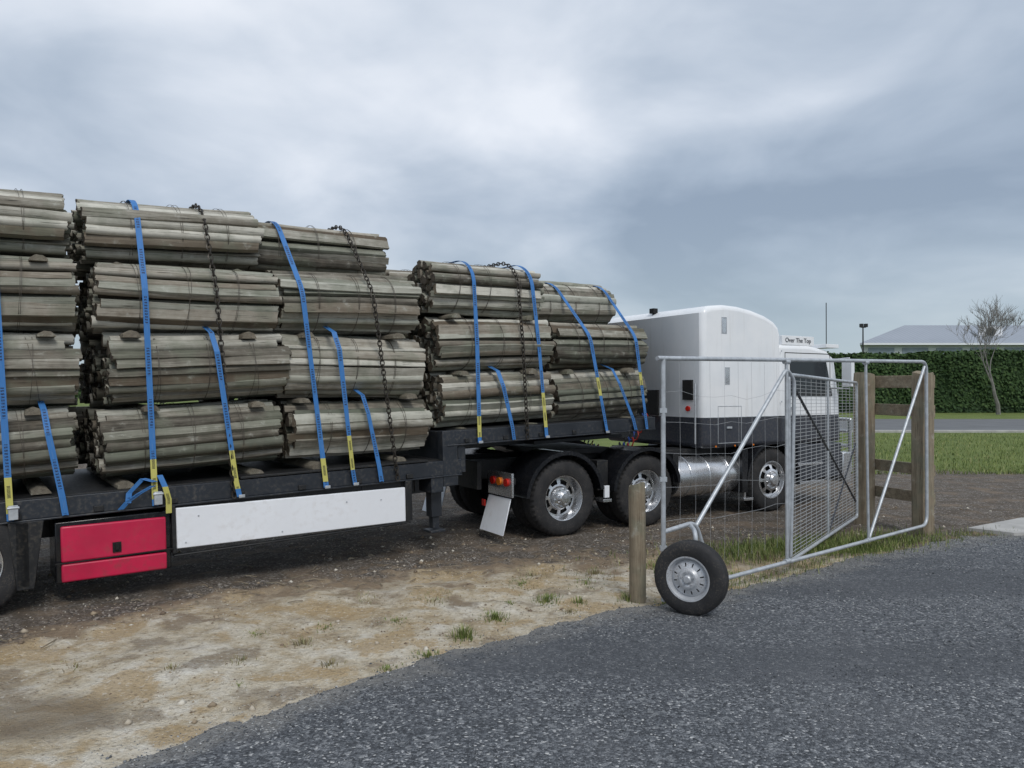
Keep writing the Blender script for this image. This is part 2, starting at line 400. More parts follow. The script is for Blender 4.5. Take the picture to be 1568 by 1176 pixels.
dry=pebmat('dry_grass_blade',[(0,(.16,.13,.08)),(.5,(.32,.26,.15)),(.8,(.15,.19,.06)),(1,(.45,.39,.24))])
def tuft(cx,cy,r,h,n,mat_=green):
    it=[]
    for i in range(n):
        a=random.random()*6.28; q=r*abs(random.gauss(0,.5)); X=cx+q*math.cos(a);Y=cy+q*math.sin(a)
        hh=h*random.uniform(.4,1)*max(.35,1-q/r*.5)
        it.append((X,Y,float(hgt(np.array([X]),np.array([Y]))[0])-.005,hh,hh*random.uniform(.1,.9),a+random.gauss(0,.6),random.uniform(.0025,.0045)))
    bladeobj('grass_tuft',it,mat_)
for px,py,r,h,n in [(-.37,5.9,.12,.13,170),(-.14,6.45,.19,.07,200),(.32,6.98,.19,.08,190),(-.60,5.50,.14,.06,130),(.6,6.85,.09,.09,50),(-.02,6.85,.1,.04,40),
                    (-1.75,4.95,.1,.03,30),(-.95,6.3,.25,.035,90),(.72,7.5,.25,.05,90),(1.05,6.98,.16,.10,110),(1.35,6.85,.15,.06,60),(-1.5,6.2,.16,.035,60),(.1,7.5,.25,.045,100),(2.3,7.9,.2,.08,90),(-.85,5.25,.16,.04,80),(-2.0,6.0,.2,.03,70),(1.6,7.6,.25,.06,110)]:
    tuft(px,py,r,h,n)
for px,py,r,h,n in [(-1.55,5.75,.14,.08,80),(-1.25,5.3,.10,.06,60),(.85,7.9,.3,.08,140),(1.5,8.3,.4,.07,160),(-.7,6.9,.25,.05,110),(-2.3,5.2,.1,.05,40),(2.2,8.6,.4,.07,140),(-.6,7.1,.3,.03,80),(-1.3,6.9,.3,.04,90),(.2,7.9,.4,.05,120),(2.9,8.7,.5,.08,160),(-1.9,5.4,.15,.05,70),(.5,6.6,.2,.05,80),(-3.0,5.3,.2,.04,60)]:
    tuft(px,py,r,h,n,dry)
it=[]
for i in range(5200):
    X=3.6+random.gauss(0,.9); Y=9.25+random.gauss(0,.28)+(X-3.6)*.35
    h=random.uniform(.03,.13); it.append((X,Y,0,h,h*random.uniform(.2,.8),random.random()*6.28,.004))
for i in range(1600):
    X=random.uniform(1.4,6.8); Y=float(np.interp(X,DX,DY))+random.gauss(.12,.14)
    h=random.uniform(.02,.08); it.append((X,Y,0,h,h*random.uniform(.2,.8),random.random()*6.28,.003))
bladeobj('verge_grass',it,green)
it=[]
for i in range(24000):
    X=random.uniform(6,26); Y=17.3+random.random()**1.6*16
    h=random.uniform(.04,.10); it.append((X,Y,0,h,h*random.uniform(.2,.8),random.random()*6.28,.008))
bladeobj('lawn_grass',it,green)
mb=MB()
for i in range(110):
    X=random.uniform(-6,2); Y=float(np.interp(X,SX,SY))+random.gauss(0,.5); a=random.random()*3.14; L=random.uniform(.05,.25)
    z=float(hgt(np.array([X]),np.array([Y]))[0])+.012
    mb.tube([(X,Y,z),(X+L*math.cos(a)*.5,Y+L*math.sin(a)*.5,z+.01),(X+L*math.cos(a+.2),Y+L*math.sin(a+.2),z)],.005,4)
mb.build('twig_litter',[M['rail']])

mb=MB(); mb.add([(-400,34.5,.012),(400,34.5,.012),(400,50,.012),(-400,50,.012)],[(0,1,2,3)])
mb.build('road',[simple('asphalt',(.15,.155,.16),.9,0,.2,.6,.2)])
mb=MB(); mb.box(-400,400,34.2,34.42,-.1,.11); mb.build('road_kerb',[M['concrete']],bevel=.02)
mb=MB(); v=[(6.12,10.35),(6.5,9.98),(10.5,10.5),(10.5,12.2),(7.35,11.15)]
mb.add([(a,b,.05) for a,b in v]+[(a,b,-.1) for a,b in v],[(0,1,2,3,4)]+[(i,i+5,(i+1)%5+5,(i+1)%5) for i in range(5)])
mb.build('concrete_slab',[M['concrete']])

# ------------------------------------------------------------ post bundles
def bundle_mesh(seed,L=1.62,rx=.38,rz=.338):
    rnd=random.Random(seed); mb=MB(); sp=.095
    pts=[]
    ang=rnd.uniform(0,1)
    ph1,ph2=rnd.random()*6.28,rnd.random()*6.28
    def lump(a): return 1+.02*math.sin(2*a+ph1)+.022*math.sin(3*a+ph2)
    for i in range(-7,8):
        for j in range(-7,8):
            x=(i+.5*(j&1))*sp; y=j*sp*.87
            x,y=x*math.cos(ang)-y*math.sin(ang),x*math.sin(ang)+y*math.cos(ang)
            x+=rnd.gauss(0,.008); y+=rnd.gauss(0,.008)
            e=(x/(rx-.045))**2+(y/(rz-.045))**2
            if e<.66: pts.append((x,y,e))
    a0=rnd.random(); a=a0
    while a<a0+2*math.pi-.12:
        w=rnd.uniform(.66,1.35); lp=lump(a)
        pts.append(((rx-.052+rnd.gauss(0,.010))*math.cos(a)*lp,(rz-.052+rnd.gauss(0,.010))*math.sin(a)*lp,w+1)); a+=.275*(w*.55+.45)
    for (cy,cz,e) in pts:
        outer=e>1.5; sc=(e-1) if outer else 1
        r=rnd.uniform(.043,.051)*(sc**.8 if outer else rnd.uniform(.9,1.12)); nn=12
        typ=rnd.random(); rot=rnd.random()*6.28
        if outer: rot=math.atan2(cz,cy)+rnd.choice([0,math.pi,math.pi,math.pi])+rnd.gauss(0,.35)
        prof=[]
        for q in range(nn):
            aa=2*math.pi*q/nn; rr=r*(1+rnd.gauss(0,.045)); X=rr*math.cos(aa);Y=rr*math.sin(aa)
            if typ<.45: X=max(X,-r*.3)+r*.1; X*=1.08; Y*=1.12
            elif typ<.6: X=max(X,-r*.1); Y=max(Y,-r*.2)
            prof.append((X*math.cos(rot)-Y*math.sin(rot),X*math.sin(rot)+Y*math.cos(rot)))
        x0=rnd.gauss(0,.024)+(rnd.uniform(-.06,.04) if rnd.random()<.2 else 0); x1=L+rnd.gauss(0,.024)
        by,bz=rnd.gauss(0,.008),rnd.gauss(0,.008); ty,tz=rnd.gauss(0,.012),rnd.gauss(0,.010)
        K=9; vs=[]; wl=[1+rnd.gauss(0,.022) for _ in range(K)]
        kn=rnd.randrange(K) if rnd.random()<.3 else -1; dt=rnd.uniform(.0,.25)*rnd.choice((-1,1))
        for s_ in range(K):
            t=s_/(K-1); X=x0+(x1-x0)*t; b=math.sin(t*math.pi)
            wob=wl[s_]*(1.08 if s_==kn else 1)*(1+dt*(.5-t))
            oy,oz=rnd.gauss(0,.0015),rnd.gauss(0,.0015)
            for (py,pz) in prof:
                e_=rnd.gauss(0,.005) if s_ in (0,K-1) else 0
                vs.append((X+e_,cy+py*wob+by*b+ty*(t-.5)+oy,cz+pz*wob+bz*b+tz*(t-.5)+oz))
        fs=[]
        for s_ in range(K-1):
            for q in range(nn):
                fs.append((s_*nn+q,s_*nn+(q+1)%nn,(s_+1)*nn+(q+1)%nn,(s_+1)*nn+q))
        tint=min(1,max(0,rnd.gauss(.49,.27)))
        mb.add(vs,fs,0,tint)
        mb.add(vs[:nn],[tuple(range(nn-1,-1,-1))],1,tint); mb.add(vs[-nn:],[tuple(range(nn))],1,tint)
    for xx in (L*.24,L*.52,L*.79):
        for dd in (0,.012):
            sl=rnd.gauss(0,.02)
            mb.tube([(xx+dd+sl*math.sin(a*6.283/26),(rx+.004)*lump(a*6.283/26)*math.cos(a*6.283/26),(rz+.004)*lump(a*6.283/26)*math.sin(a*6.283/26)) for a in range(26)],.0024,4,2,True)
    me=mb.build('tmp',[M['post'],M['end'],M['darkwire']],attr=True,angle=42)
    d=me.data; bpy.data.objects.remove(me); return d
BM=[bundle_mesh(100+i) for i in range(12)]
A0=Matrix.Translation((-4.28,6.43,0))@Matrix.Rotation(R(35.4),4,'Z')@Matrix.Rotation(-.028,4,'Y')
cols=[ # (s0,yc,zc)
 [(-2.75,.42,1.38),(-2.73,.42,2.06),(-2.76,.42,2.74),(-2.8,.62,3.38)],
 [(-1.02,.42,1.38),(-.99,.43,2.06),(-1.00,.42,2.74),(-1.03,.55,3.38)],
 [(.83,.42,1.37),(.91,.42,2.05),(.82,.43,2.75),(.73,.64,3.38)],
 [(2.57,.42,1.39),(2.53,.43,2.08),(2.49,.44,2.76),(2.28,.84,3.35)],
 [(4.39,.42,1.65),(4.38,.43,2.33),(4.33,.50,3.02)],
 [(6.09,.42,1.65),(6.13,.43,2.31),(5.94,.88,2.88)]]
ci=0; circles=[]
for c,rows in enumerate(cols):
    cl=[]
    for r,(s0,yc,zc) in enumerate(rows):
        top=(r==len(rows)-1)
        ny=2 if (top and yc>.6) else 3
        for k in range(ny):
            o=bpy.data.objects.new('post_bundle',BM[(ci*7+k*5+r)%12]); scene.collection.objects.link(o)
            jx=0 if k==0 else random.gauss(.0,.06); jz=0 if k==0 else random.gauss(0,.02)
            y=yc+k*.80
            L=Matrix.Translation((s0+jx,y,zc+jz))@Matrix.Rotation(R(random.gauss(0,.8)),4,'Z')@Matrix.Rotation(R(random.gauss(0,.8)),4,'Y')
            if (ci+k)%2: L=L@Matrix.Translation((1.62,0,0))@Matrix.Rotation(math.pi,4,'Z')
            elif ci%3==0: L=L@Matrix.Rotation(math.pi,4,'X')
            o.matrix_world=A0@L; cl.append((y,zc)); ci+=1
    circles.append(cl)

bear=MB()
for c,rows in enumerate(cols):
    for r,(s0,yc,zc) in enumerate(rows):
        zb=(zc-.40) if r==0 else (zc+rows[r-1][2])/2-.045
        for fr in (.15,.82):
            s=s0+1.62*fr+random.gauss(0,.06); rr=random.uniform(.062,.080); fl=random.uniform(.7,.95)
            y0=.05+random.random()*.09 if yc<.6 else yc-.34
            rn=random.random()*3
            pr=[(s+rr*math.cos(a*math.pi/12)*(1+.05*math.sin(a*1.3+rn)),zb+rr*fl*math.sin(a*math.pi/12)*(1+.06*math.sin(a*1.9+rn))) for a in range(13)]
            bear.extr(pr,y0,2.3,0)

# ------------------------------------------------------------ straps & chains
def hullpath(cl,deck,rx=.398,rz=.352,hy=-.035):
    P=[(hy,deck-.16),(2.49,deck-.16)]
    for (y,z) in cl:
        for a in range(40): P.append((y+rx*math.cos(a*math.pi/20),z+rz*math.sin(a*math.pi/20)))
    P=[(max(p[0],hy+.001),p[1]) if p[0]<hy else p for p in P]
    P=sorted(set(P)); H=[]
    for p in P:
        while len(H)>=2 and (H[-1][0]-H[-2][0])*(p[1]-H[-2][1])-(H[-1][1]-H[-2][1])*(p[0]-H[-2][0])>=0: H.pop()
        H.append(p)
    return H
def dens(path,st=.06):
    out=[path[0]]
    for a,b in zip(path,path[1:]):
        d=math.dist(a,b); n=max(1,int(d/st))
        for i in range(1,n+1): out.append(tuple(a[k]+(b[k]-a[k])*i/n for k in range(len(a))))
    return out
def ribbon(name,path,w=.052,lab=None):
    P=dens(path); V=[];F=[];UV=[];MI=[];L=0
    ph=random.random()*6; tw=random.uniform(.002,.008)
    for i,p in enumerate(P):
        if i: L+=math.dist(P[i],P[i-1])
        q=tw*math.sin(L*2.3+ph)
        V+=[(p[0]-w/2,p[1]+q,p[2]),(p[0]+w/2,p[1]-q,p[2])]; UV.append(L)
    off=random.random()*3
    for i in range(len(P)-1):
        F.append((2*i,2*i+1,2*i+3,2*i+2)); MI.append(1 if lab and lab[0]<UV[i]<lab[1] else 0)
    me=bpy.data.meshes.new(name); me.from_pydata(V,[],F)
    me.materials.append(M['strap']); me.materials.append(M['label'])
    me.polygons.foreach_set('material_index',MI)
    u=me.uv_layers.new(name='UVMap')
    for i in range(len(P)-1):
        for k,(a,b) in enumerate(((UV[i],0),(UV[i],1),(UV[i+1],1),(UV[i+1],0))): u.data[i*4+k].uv=(a+off,b)
    o=bpy.data.objects.new(name,me); scene.collection.objects.link(o); o.matrix_world=A0
    s=o.modifiers.new('s','SOLIDIFY'); s.thickness=.005; s.offset=0
    return o
def full(c,sb,st,deck,lab=None):
    H=hullpath(circles[c],deck); zt=max(h[1] for h in H); z0=H[0][1]
    k=max(range(len(H)),key=lambda i:H[i][1])
    path=[(sb+(st-sb)*min(1,(h[1]-z0)/(zt-z0)) if i<=k else st,h[0],h[1]) for i,h in enumerate(H)]
    ribbon('ratchet_strap',path,lab=lab)
def short(sb,st,ztop,deck,lab=None,yi=.28):
    ribbon('ratchet_strap',[(sb,-.04,deck-.16),(sb+(st-sb)*.15,-.045,deck),(sb+(st-sb)*.8,-.03,ztop-.22),(st-(st-sb)*.06,.05,ztop-.03),(st,yi,ztop+.05)],.05,lab)
DL,DU=.96,1.30
full(1,.10,.02,DL,(.05,.35)); full(2,1.22,1.18,DL,(.02,.42)); full(3,2.87,2.62,DL,(.0,.25))
full(4,4.79,4.86,DU,(.0,.3)); full(4,5.80,5.72,DU,(.12,.55)); full(5,6.83,6.50,DU,(.45,.7)); full(5,7.58,7.40,DU,(.6,.8))
full(0,-1.6,-1.65,DL); full(0,-2.5,-2.5,DL)
short(.50,.36,1.74,DL); short(1.98,1.76,2.44,DL,(.06,.42)); short(3.19,3.02,2.46,DL,(.12,.5)); short(3.50,3.33,1.78,DL)
short(5.29,5.12,2.02,DU); short(7.36,7.0,2.02,DU)
def chain(path):
    P=dens(path,.052); mb=MB()
    for i in range(len(P)-1):
        a=Vector(P[i]);b=Vector(P[i+1]); d=(b-a); l=d.length
        if l<.02: continue
        d.normalize(); s=Vector((1,0,0)); s=(s-d*s.dot(d)).normalized(); 
        if i%2: s=d.cross(s)
        c=(a+b)/2; pts=[]
        for q in range(8):
            t=q*math.pi/4; pts.append(c+d*(.037*math.cos(t))+s*(.023*math.sin(t)))
        mb.tube(pts,.0075,4,0,True)
    mb.build('load_chain',[M['chain']],mw=A0)
for c,sb,st,dk in ((2,1.93,1.78,DL),(3,3.70,3.40,DL),(4,5.50,5.50,DU)):
    H=hullpath(circles[c],dk,.408,.362); zt=max(h[1] for h in H); z0=H[0][1]; k=max(range(len(H)),key=lambda i:H[i][1])
    chain([(sb+(st-sb)*((h[1]-z0)/(zt-z0)) if i<=k else st,h[0],h[1]) for i,h in enumerate(H)])

# ------------------------------------------------------------ wheels
def wheel(parent,name,cx,cy,cz,rad,w,kind='deep',far=False):
    s=rad/.5; t=MB(); sg=-1 if far else 1
    P=[(.285,.035),(.30,.012),(.34,-.0),(.40,-.004),(.455,.008),(.485,.03),(.497,.05),(.5,.065)]
    g=w/s
    grooves=4; step=(g-.13)/grooves
    for q in range(grooves):
        a=.065+step*q; P+=[(.5,a+step*.78),(.486,a+step*.82),(.486,a+step*.96),(.5,a+step)]
    P+=[(.497,g-.05),(.485,g-.03),(.455,g-.008),(.34,g),(.285,g-.035)]
    t.lathe([(r*s,cy+sg*y*s) for r,y in P],(cx,0,cz),64,0)
    if kind!='gate':
      for q in range(44):
        a=2*math.pi*q/44; c,s_=math.cos(a),math.sin(a); tx,tz=-s_,c
        v=[]
        for rr,yy in ((.474,.012),(.502,.045),(.502,.075),(.48,.075)):
            for e in (-.012,.012):
                v.append((cx+(rr*c+e*tx)*s,cy+sg*yy*s,cz+(rr*s_+e*tz)*s))
        t.add(v,[(0,2,3,1),(2,4,5,3),(0,1,3,2),(0,6,4,2),(1,3,5,7)],0)
    t.build(name+'_tyre',[M['tyre']],parent,30)
    r=MB()
    if kind=='deep': rp=[(.288,.03),(.292,.015),(.282,.018),(.272,.05),(.262,.13),(.25,.15),(.228,.152),(.170,.135),(.148,.13),(.14,.07),(.132,.055),(.085,.05),(.08,-.005),(.065,-.02),(.0001,-.024)]
    elif kind=='steer': rp=[(.288,.03),(.292,.012),(.282,.012),(.272,.03),(.262,.07),(.25,.06),(.225,.045),(.170,.02),(.148,.015),(.135,.01),(.128,.012),(.10,.01),(.095,-.035),(.07,-.055),(.0001,-.058)]
    else: rp=[(.288,.03),(.305,.010),(.285,.012),(.27,.04),(.25,.085),(.235,.07),(.215,.055),(.165,.04),(.15,.035),(.12,.0),(.10,-.002),(.06,.02),(.055,-.02),(.04,-.035),(.0001,-.036)]
    nh=8 if kind!='gate' else 12; n=nh*6
    r.lathe([(a*s,cy+sg*y*s) for a,y in rp],(cx,0,cz),n,0,skip=(lambda i,j:i==6 and (j%6) in (1,2,3,4)) if kind!='gate' else (lambda i,j:i==6 and (j%6)==2))
    r.lathe([(.27*s,cy+sg*.17*s),(.0001,cy+sg*.17*s)],(cx,0,cz),32,1)
    for q in range(10 if kind!='gate' else 5):
        a=2*math.pi*(q+.3)/(10 if kind!='gate' else 5); rr=(.115 if kind!='gate' else .085)*s; y0=cy+sg*(.06 if kind=='deep' else .02)*s
        r.cyl((cx+rr*math.cos(a),y0,cz+rr*math.sin(a)),(cx+rr*math.cos(a),y0-sg*.035*s,cz+rr*math.sin(a)),.011*s,6,0)
    r.build(name+'_rim',[M['gatewheel'] if kind=='gate' else M['alu'],M['hole']],parent,30)

# ------------------------------------------------------------ trailer
tr=empty('flatbed_trailer',A0)
bear.build('timber_bearers',[M['bearer']],tr)
mb=MB()
for y0,y1,yl in ((0,.05,0),(2.40,2.45,2.40)):
    mb.box(-3.3,4.55,y0,y1,.79,.958); mb.box(-3.3,4.55,(y0-.012) if yl==0 else y0,y1+.012 if yl else y1+.07,.772,.79)
    mb.box(4.36,7.78,y0,y1,1.14,1.298); mb.box(4.36,7.78,y0-.01 if yl==0 else y0,y1+.01 if yl else y1+.07,1.12,1.14)
for s in np.arange(-3.2,7.7,.42):
    zt=.94 if s<4.4 else 1.28
    mb.box(s,s+.06,.052,2.398,zt-.12,zt)
for y in (.72,1.64):
    mb.box(-3.2,4.7,y,y+.1,.5,.82); mb.box(4.5,7.6,y,y+.1,1.0,1.16)
    mb.hexa([(4.3,y-.01,.52),(4.75,y-.01,1.0),(4.75,y+.11,1.0),(4.3,y+.11,.52),(4.3,y-.01,.82),(4.75,y-.01,1.16),(4.75,y+.11,1.16),(4.3,y+.11,.82)])
mb.box(4.30,4.50,-.004,.12,.66,1.302); mb.box(4.30,4.50,2.33,2.454,.66,1.302); mb.box(4.33,4.42,.12,2.33,.7,1.29)
mb.box(4.14,4.30,.0,.3,.60,.772); mb.box(4.52,4.62,.02,.1,.8,1.12)
for y in (.12,2.1):
    mb.box(4.20,4.34,y,y+.13,.30,.70); mb.box(4.225,4.315,y+.02,y+.11,.16,.32); mb.box(4.17,4.37,y-.03,y+.16,.12,.15)
mb.box(6.0,7.6,.5,1.95,1.0,1.05)
mb.build('chassis',[M['black']],tr,bevel=.006)
mb=MB(); mb.box(-3.3,4.34,.053,2.397,.942,.966); mb.box(4.5,7.78,.053,2.397,1.282,1.306)
for s in np.arange(-3.0,4.2,.62): mb.box(s,s+.08,-.02,.0,.80,.85)
for s in np.arange(4.6,7.7,.55): mb.box(s,s+.06,-.018,.0,1.15,1.20)
mb.box(2.0,4.1,-.01,.30,.967,.99)
mb.build('deck',[M['chassis']],tr,bevel=.004)
mb=MB()
mb.hexa([(1.40,-.012,.37),(3.80,-.012,.325),(3.80,.03,.325),(1.40,.03,.37),(1.40,-.012,.752),(3.80,-.012,.705),(3.80,.03,.705),(1.40,.03,.752)],0)
mb.build('side_panel',[M['white']],tr,bevel=.008)
mb=MB()
mb.box(1.37,3.86,-.02,.04,.300,.318); mb.box(3.80,3.88,-.02,.05,.33,.775); mb.box(1.36,1.395,-.02,.05,.33,.775)
mb.box(1.4,3.8,.05,.09,.705,.77)
for s in (1.9,2.6,3.3): mb.box(s,s+.05,.04,.7,.35,.77)
mb.box(.13,.23,-.02,.06,.22,.775); mb.hexa([(.13,-.02,.2),(.26,-.02,.2),(.26,.5,.2),(.13,.5,.2),(.08,-.02,.775),(.34,-.02,.775),(.34,.5,.775),(.08,.5,.775)])
mb.build('brackets',[M['chassis']],tr,bevel=.006)
mb=MB()
for s,z in ((1.6,.66),(2.4,.40),(3.1,.62),(3.5,.60),(1.48,.42)):
    mb.cyl((s,-.012,z),(s,-.018,z),.008,8)
mb.build('panel_rivets',[M['galv']],tr)
mb=MB(); mb.box(.42,1.355,.012,.58,.20,.735); mb.build('toolbox_frame',[M['gloss']],tr,bevel=.01)
mb=MB()
mb.hexa([(.46,-.022,.385),(1.31,-.022,.37),(1.31,.01,.37),(.46,.01,.385),(.46,-.022,.70),(1.31,-.022,.685),(1.31,.01,.685),(.46,.01,.70)])
mb.hexa([(.46,-.022,.212),(1.31,-.022,.20),(1.31,.01,.20),(.46,.01,.212),(.46,-.03,.372),(1.31,-.03,.357),(1.31,.01,.357),(.46,.01,.372)])
mb.build('toolbox',[M['red']],tr,bevel=.02,seg=3)
mb=MB(); mb.box(.86,.93,-.035,-.02,.42,.51); mb.box(.88,.91,-.05,-.034,.44,.50); mb.box(.41,1.37,-.034,-.028,.375,.388)
mb.build('toolbox_latch',[M['hole']],tr,bevel=.004)
for i,s in enumerate((-.22,-1.25,-2.28)):
    wheel(tr,'wheel_%d'%(i+1),s,-.01,.45,.45,.30,'deep'); wheel(tr,'wheel_far_%d'%(i+1),s,2.43,.45,.45,.30,'deep',True)
mb=MB()
for s in (-.22,-1.25,-2.28): mb.cyl((s,.3,.45),(s,2.1,.45),.06,12)
mb.build('axles',[M['chassis']],tr)
mb=MB()
for s,dk in ((1.24,DL),(.12,DL)):
    mb.box(s-.035,s+.035,-.075,-.04,dk-.15,dk-.03); mb.cyl((s-.045,-.07,dk-.05),(s+.045,-.07,dk-.05),.012,8)
for s,dk in ((2.0,DL),(3.2,DL),(5.81,DU),(4.8,DU),(2.88,DL),(6.83,DU)):
    mb.box(s-.03,s+.03,-.052,-.04,dk-.17,dk-.14)
mb.build('ratchets',[M['galv']],tr,bevel=.004)
ribbon('ratchet_strap',[(1.2,-.06,.99),(1.08,-.07,.93),(.98,-.06,.86),(.93,-.05,.80)],.05)
ribbon('ratchet_strap',[(1.22,-.05,1.02),(1.12,-.04,1.06),(1.0,-.05,.94),(.99,-.06,.85)],.05)
ribbon('ratchet_strap',[(1.26,-.05,1.08),(1.30,-.07,.97),(1.33,-.06,.85),(1.33,-.05,.72)],.05,(.0,.6))

# ------------------------------------------------------------ tractor
B0=Matrix.Translation((.684,9.95,0))@Matrix.Rotation(R(31),4,'Z')
tk=empty('semi_truck',B0)
for i,s in enumerate((0,1.38)):
    wheel(tk,'drive_wheel_%d'%(i+1),s,0,.5,.5,.29,'deep'); wheel(tk,'drive_wheel_inner_%d'%(i+1),s,.33,.5,.5,.27,'deep')
    wheel(tk,'drive_wheel_far_%d'%(i+1),s,2.40,.5,.5,.29,'deep',True); wheel(tk,'drive_wheel_far_inner_%d'%(i+1),s,2.07,.5,.5,.27,'deep',True)
wheel(tk,'steer_wheel',3.95,.02,.5,.5,.30,'steer'); wheel(tk,'steer_wheel_far',3.95,2.38,.5,.5,.30,'steer',True)
def arc(mb,cx,cz,r0,r1,a0,a1,y0,y1,n=18,m=0):
    pr=[(cx+r1*math.cos(R(a0+(a1-a0)*i/n)),cz+r1*math.sin(R(a0+(a1-a0)*i/n))) for i in range(n+1)]
    pi=[(cx+r0*math.cos(R(a0+(a1-a0)*i/n)),cz+r0*math.sin(R(a0+(a1-a0)*i/n))) for i in range(n+1)]
    for i in range(n):
        q=[pr[i],pr[i+1],pi[i+1],pi[i]]
        mb.add([(a,y0,b) for a,b in q]+[(a,y1,b) for a,b in q],[(0,1,2,3),(7,6,5,4),(0,4,5,1),(2,6,7,3)],m)
mb=MB()
for s in (0,1.38):
    for y0,y1 in ((-.03,.62),(1.78,2.43)):
        arc(mb,s,.5,.575,.60,8,176,y0,y1); arc(mb,s,.5,.56,.612,8,176,y0-.012,y0+.0,18)
for y0,y1 in ((-.02,.40),(2.0,2.43)): arc(mb,3.95,.5,.56,.60,2,178,y0,y1)
mb.box(3.25,3.37,-.01,.4,.35,1.0)
mb.build('fenders',[M['gloss']],tk)
mb=MB()
for y in (.75,1.55): mb.box(-1.0,6.0,y,y+.09,.72,.98)
mb.box(-1.02,-.95,.5,1.9,.62,.98); mb.box(-.9,2.1,.84,1.55,.80,.86)
for s in (0,1.38):
    mb.cyl((s,.3,.5),(s,2.1,.5),.09,14); mb.cyl((s-.17,1.2,.5),(s+.17,1.2,.5),.2,16)
    mb.box(s-.45,s+.45,.64,.73,.42,.50); mb.cyl((s+.3,.7,.5),(s+.3,.7,.8),.1,12)
    mb.box(s-.02,s+.02,.05,.75,1.06,1.09)
mb.box(.2,1.2,.6,1.85,1.0,1.08); mb.box(.3,1.1,.7,.9,.9,1.0); mb.box(.3,1.1,1.5,1.7,.9,1.0)
mb.box(.60,.78,.1,.3,.55,.95); mb.box(2.0,3.3,.3,.75,.93,1.02); mb.box(2.05,2.30,.65,.75,.3,.95)
mb.cyl((2.05,.9,.55),(3.2,.9,.55),.18,14); mb.box(2.9,5.8,.5,1.9,.35,.95); mb.box(3.38,5.5,.42,1.95,.95,1.05)
mb.box(-.78,-.74,.0,.66,.72,.80); mb.box(-.78,-.74,1.76,2.42,.72,.80)
mb.box(1.92,2.02,.05,.7,.55,1.0)
mb.build('chassis',[M['chassis']],tk,bevel=.008)
mb=MB()
for y0,y1 in ((.0,.60),(1.80,2.40)):
    mb.box(-.80,-.77,y0,y1,.56,.86,1)
    mb.hexa([(-.93,y0,.10),(-.92,y0,.10),(-.92,y1,.10),(-.93,y1,.10),(-.79,y0+.05,.54),(-.775,y0+.05,.54),(-.775,y1,.54),(-.79,y1,.54)],0)
mb.box(.64,.72,-.01,.02,.46,.62,0)
mb.box(.62,.76,-.01,.3,.40,.44,1)
mb.build('mudflaps',[M['white'],M['alu']],tk,bevel=.004)
mb=MB()
for y,m in ((.12,0),(.30,1),(.46,0),(1.95,0),(2.12,1)):
    mb.cyl((-.801,y,.74),(-.825,y,.74),.05,20,m)
mb.box(-.94,-.93,.44,.52,.42,.50,0)
mb.build('tail_lights',[M['lens'],M['orange']],tk)
side=[(2.50,1.03),(2.50,3.04),(2.54,3.11),(2.66,3.15),(2.95,3.18),(3.25,3.17),(3.55,3.13),(3.85,3.06),(4.05,2.98),(4.15,2.90),(4.20,2.78),(4.20,1.03)]
mb=MB(); mb.extr(side,.05,2.36)
mb.build('sleeper_cab',[M['cab']],tk,bevel=.10,seg=5)
mb=MB(); mb.extr([(4.17,1.03),(4.17,2.62),(4.9,2.63),(5.35,2.56),(5.55,2.42),(5.68,1.75),(5.72,1.03)],.07,2.34)
mb.build('front_cab',[M['cab']],tk,bevel=.07,seg=4)
mb=MB(); mb.extr([(4.42,1.80),(4.42,2.40),(5.30,2.38),(5.46,1.80)],.058,.075); mb.extr([(4.42,1.80),(4.42,2.40),(5.30,2.38),(5.46,1.80)],2.33,2.35)
mb.add([(5.565,.25,2.40),(5.69,.25,1.78),(5.69,2.15,1.78),(5.565,2.15,2.40)],[(0,1,2,3)])
mb.build('windows',[M['glass']],tk)
mb=MB()
def frame(x0,x1,z0,z1,y,w,m): 
    mb.box(x0,x1,y-.004,y+.01,z0,z0+w,m);mb.box(x0,x1,y-.004,y+.01,z1-w,z1,m);mb.box(x0,x0+w,y-.004,y+.01,z0+w,z1-w,m);mb.box(x1-w,x1,y-.004,y+.01,z0+w,z1-w,m)
frame(2.80,3.30,1.10,1.66,.05,.009,1)
frame(2.88,2.99,2.74,2.99,.05,.014,1); mb.box(2.895,2.975,.047,.06,2.755,2.975,0)
frame(2.95,3.05,1.98,2.24,.05,.014,1); mb.box(2.965,3.035,.047,.06,1.995,2.225,0)
frame(4.30,5.42,1.10,2.50,.07,.012,2)
mb.box(2.60,4.1,.044,.052,1.484,1.496,1)
mb.box(2.98,3.08,.03,.05,1.32,1.35,1); mb.box(4.4,4.55,.05,.07,1.6,1.63,1)
for x in (2.75,3.15,3.55,3.95): mb.cyl((x,.05,1.06),(x,.035,1.06),.014,10,3)
mb.box(2.47,2.50,.25,.45,1.75,2.05,2); mb.box(2.47,2.50,1.0,1.5,1.5,1.9,2); mb.cyl((2.50,.35,1.62),(2.47,.35,1.62),.04,14,4)
mb.cyl((2.45,.16,1.1),(2.45,.16,2.0),.014,8,1)
mb.box(2.52,2.61,1.15,1.25,3.12,3.20,2)
for zz_ in (1.7,2.1,2.5): mb.box(4.196,4.206,.04,.055,zz_,zz_+.03,1)
mb.build('cab_trim',[M['alu'],M['galv'],M['hole'],M['orange'],M['lens']],tk,bevel=.002)
mb=MB()
for k,(y,m) in enumerate(((1.2,0),(1.3,1),(1.4,2))):
    pts=[]
    for q in range(60):
        t=q/59; pts.append((2.45-1.1*t,y+.05*math.cos(q*1.2),1.5-.42*t-.35*math.sin(t*3.14)+.05*math.sin(q*1.2)))
    mb.tube(pts,.011,5,m)
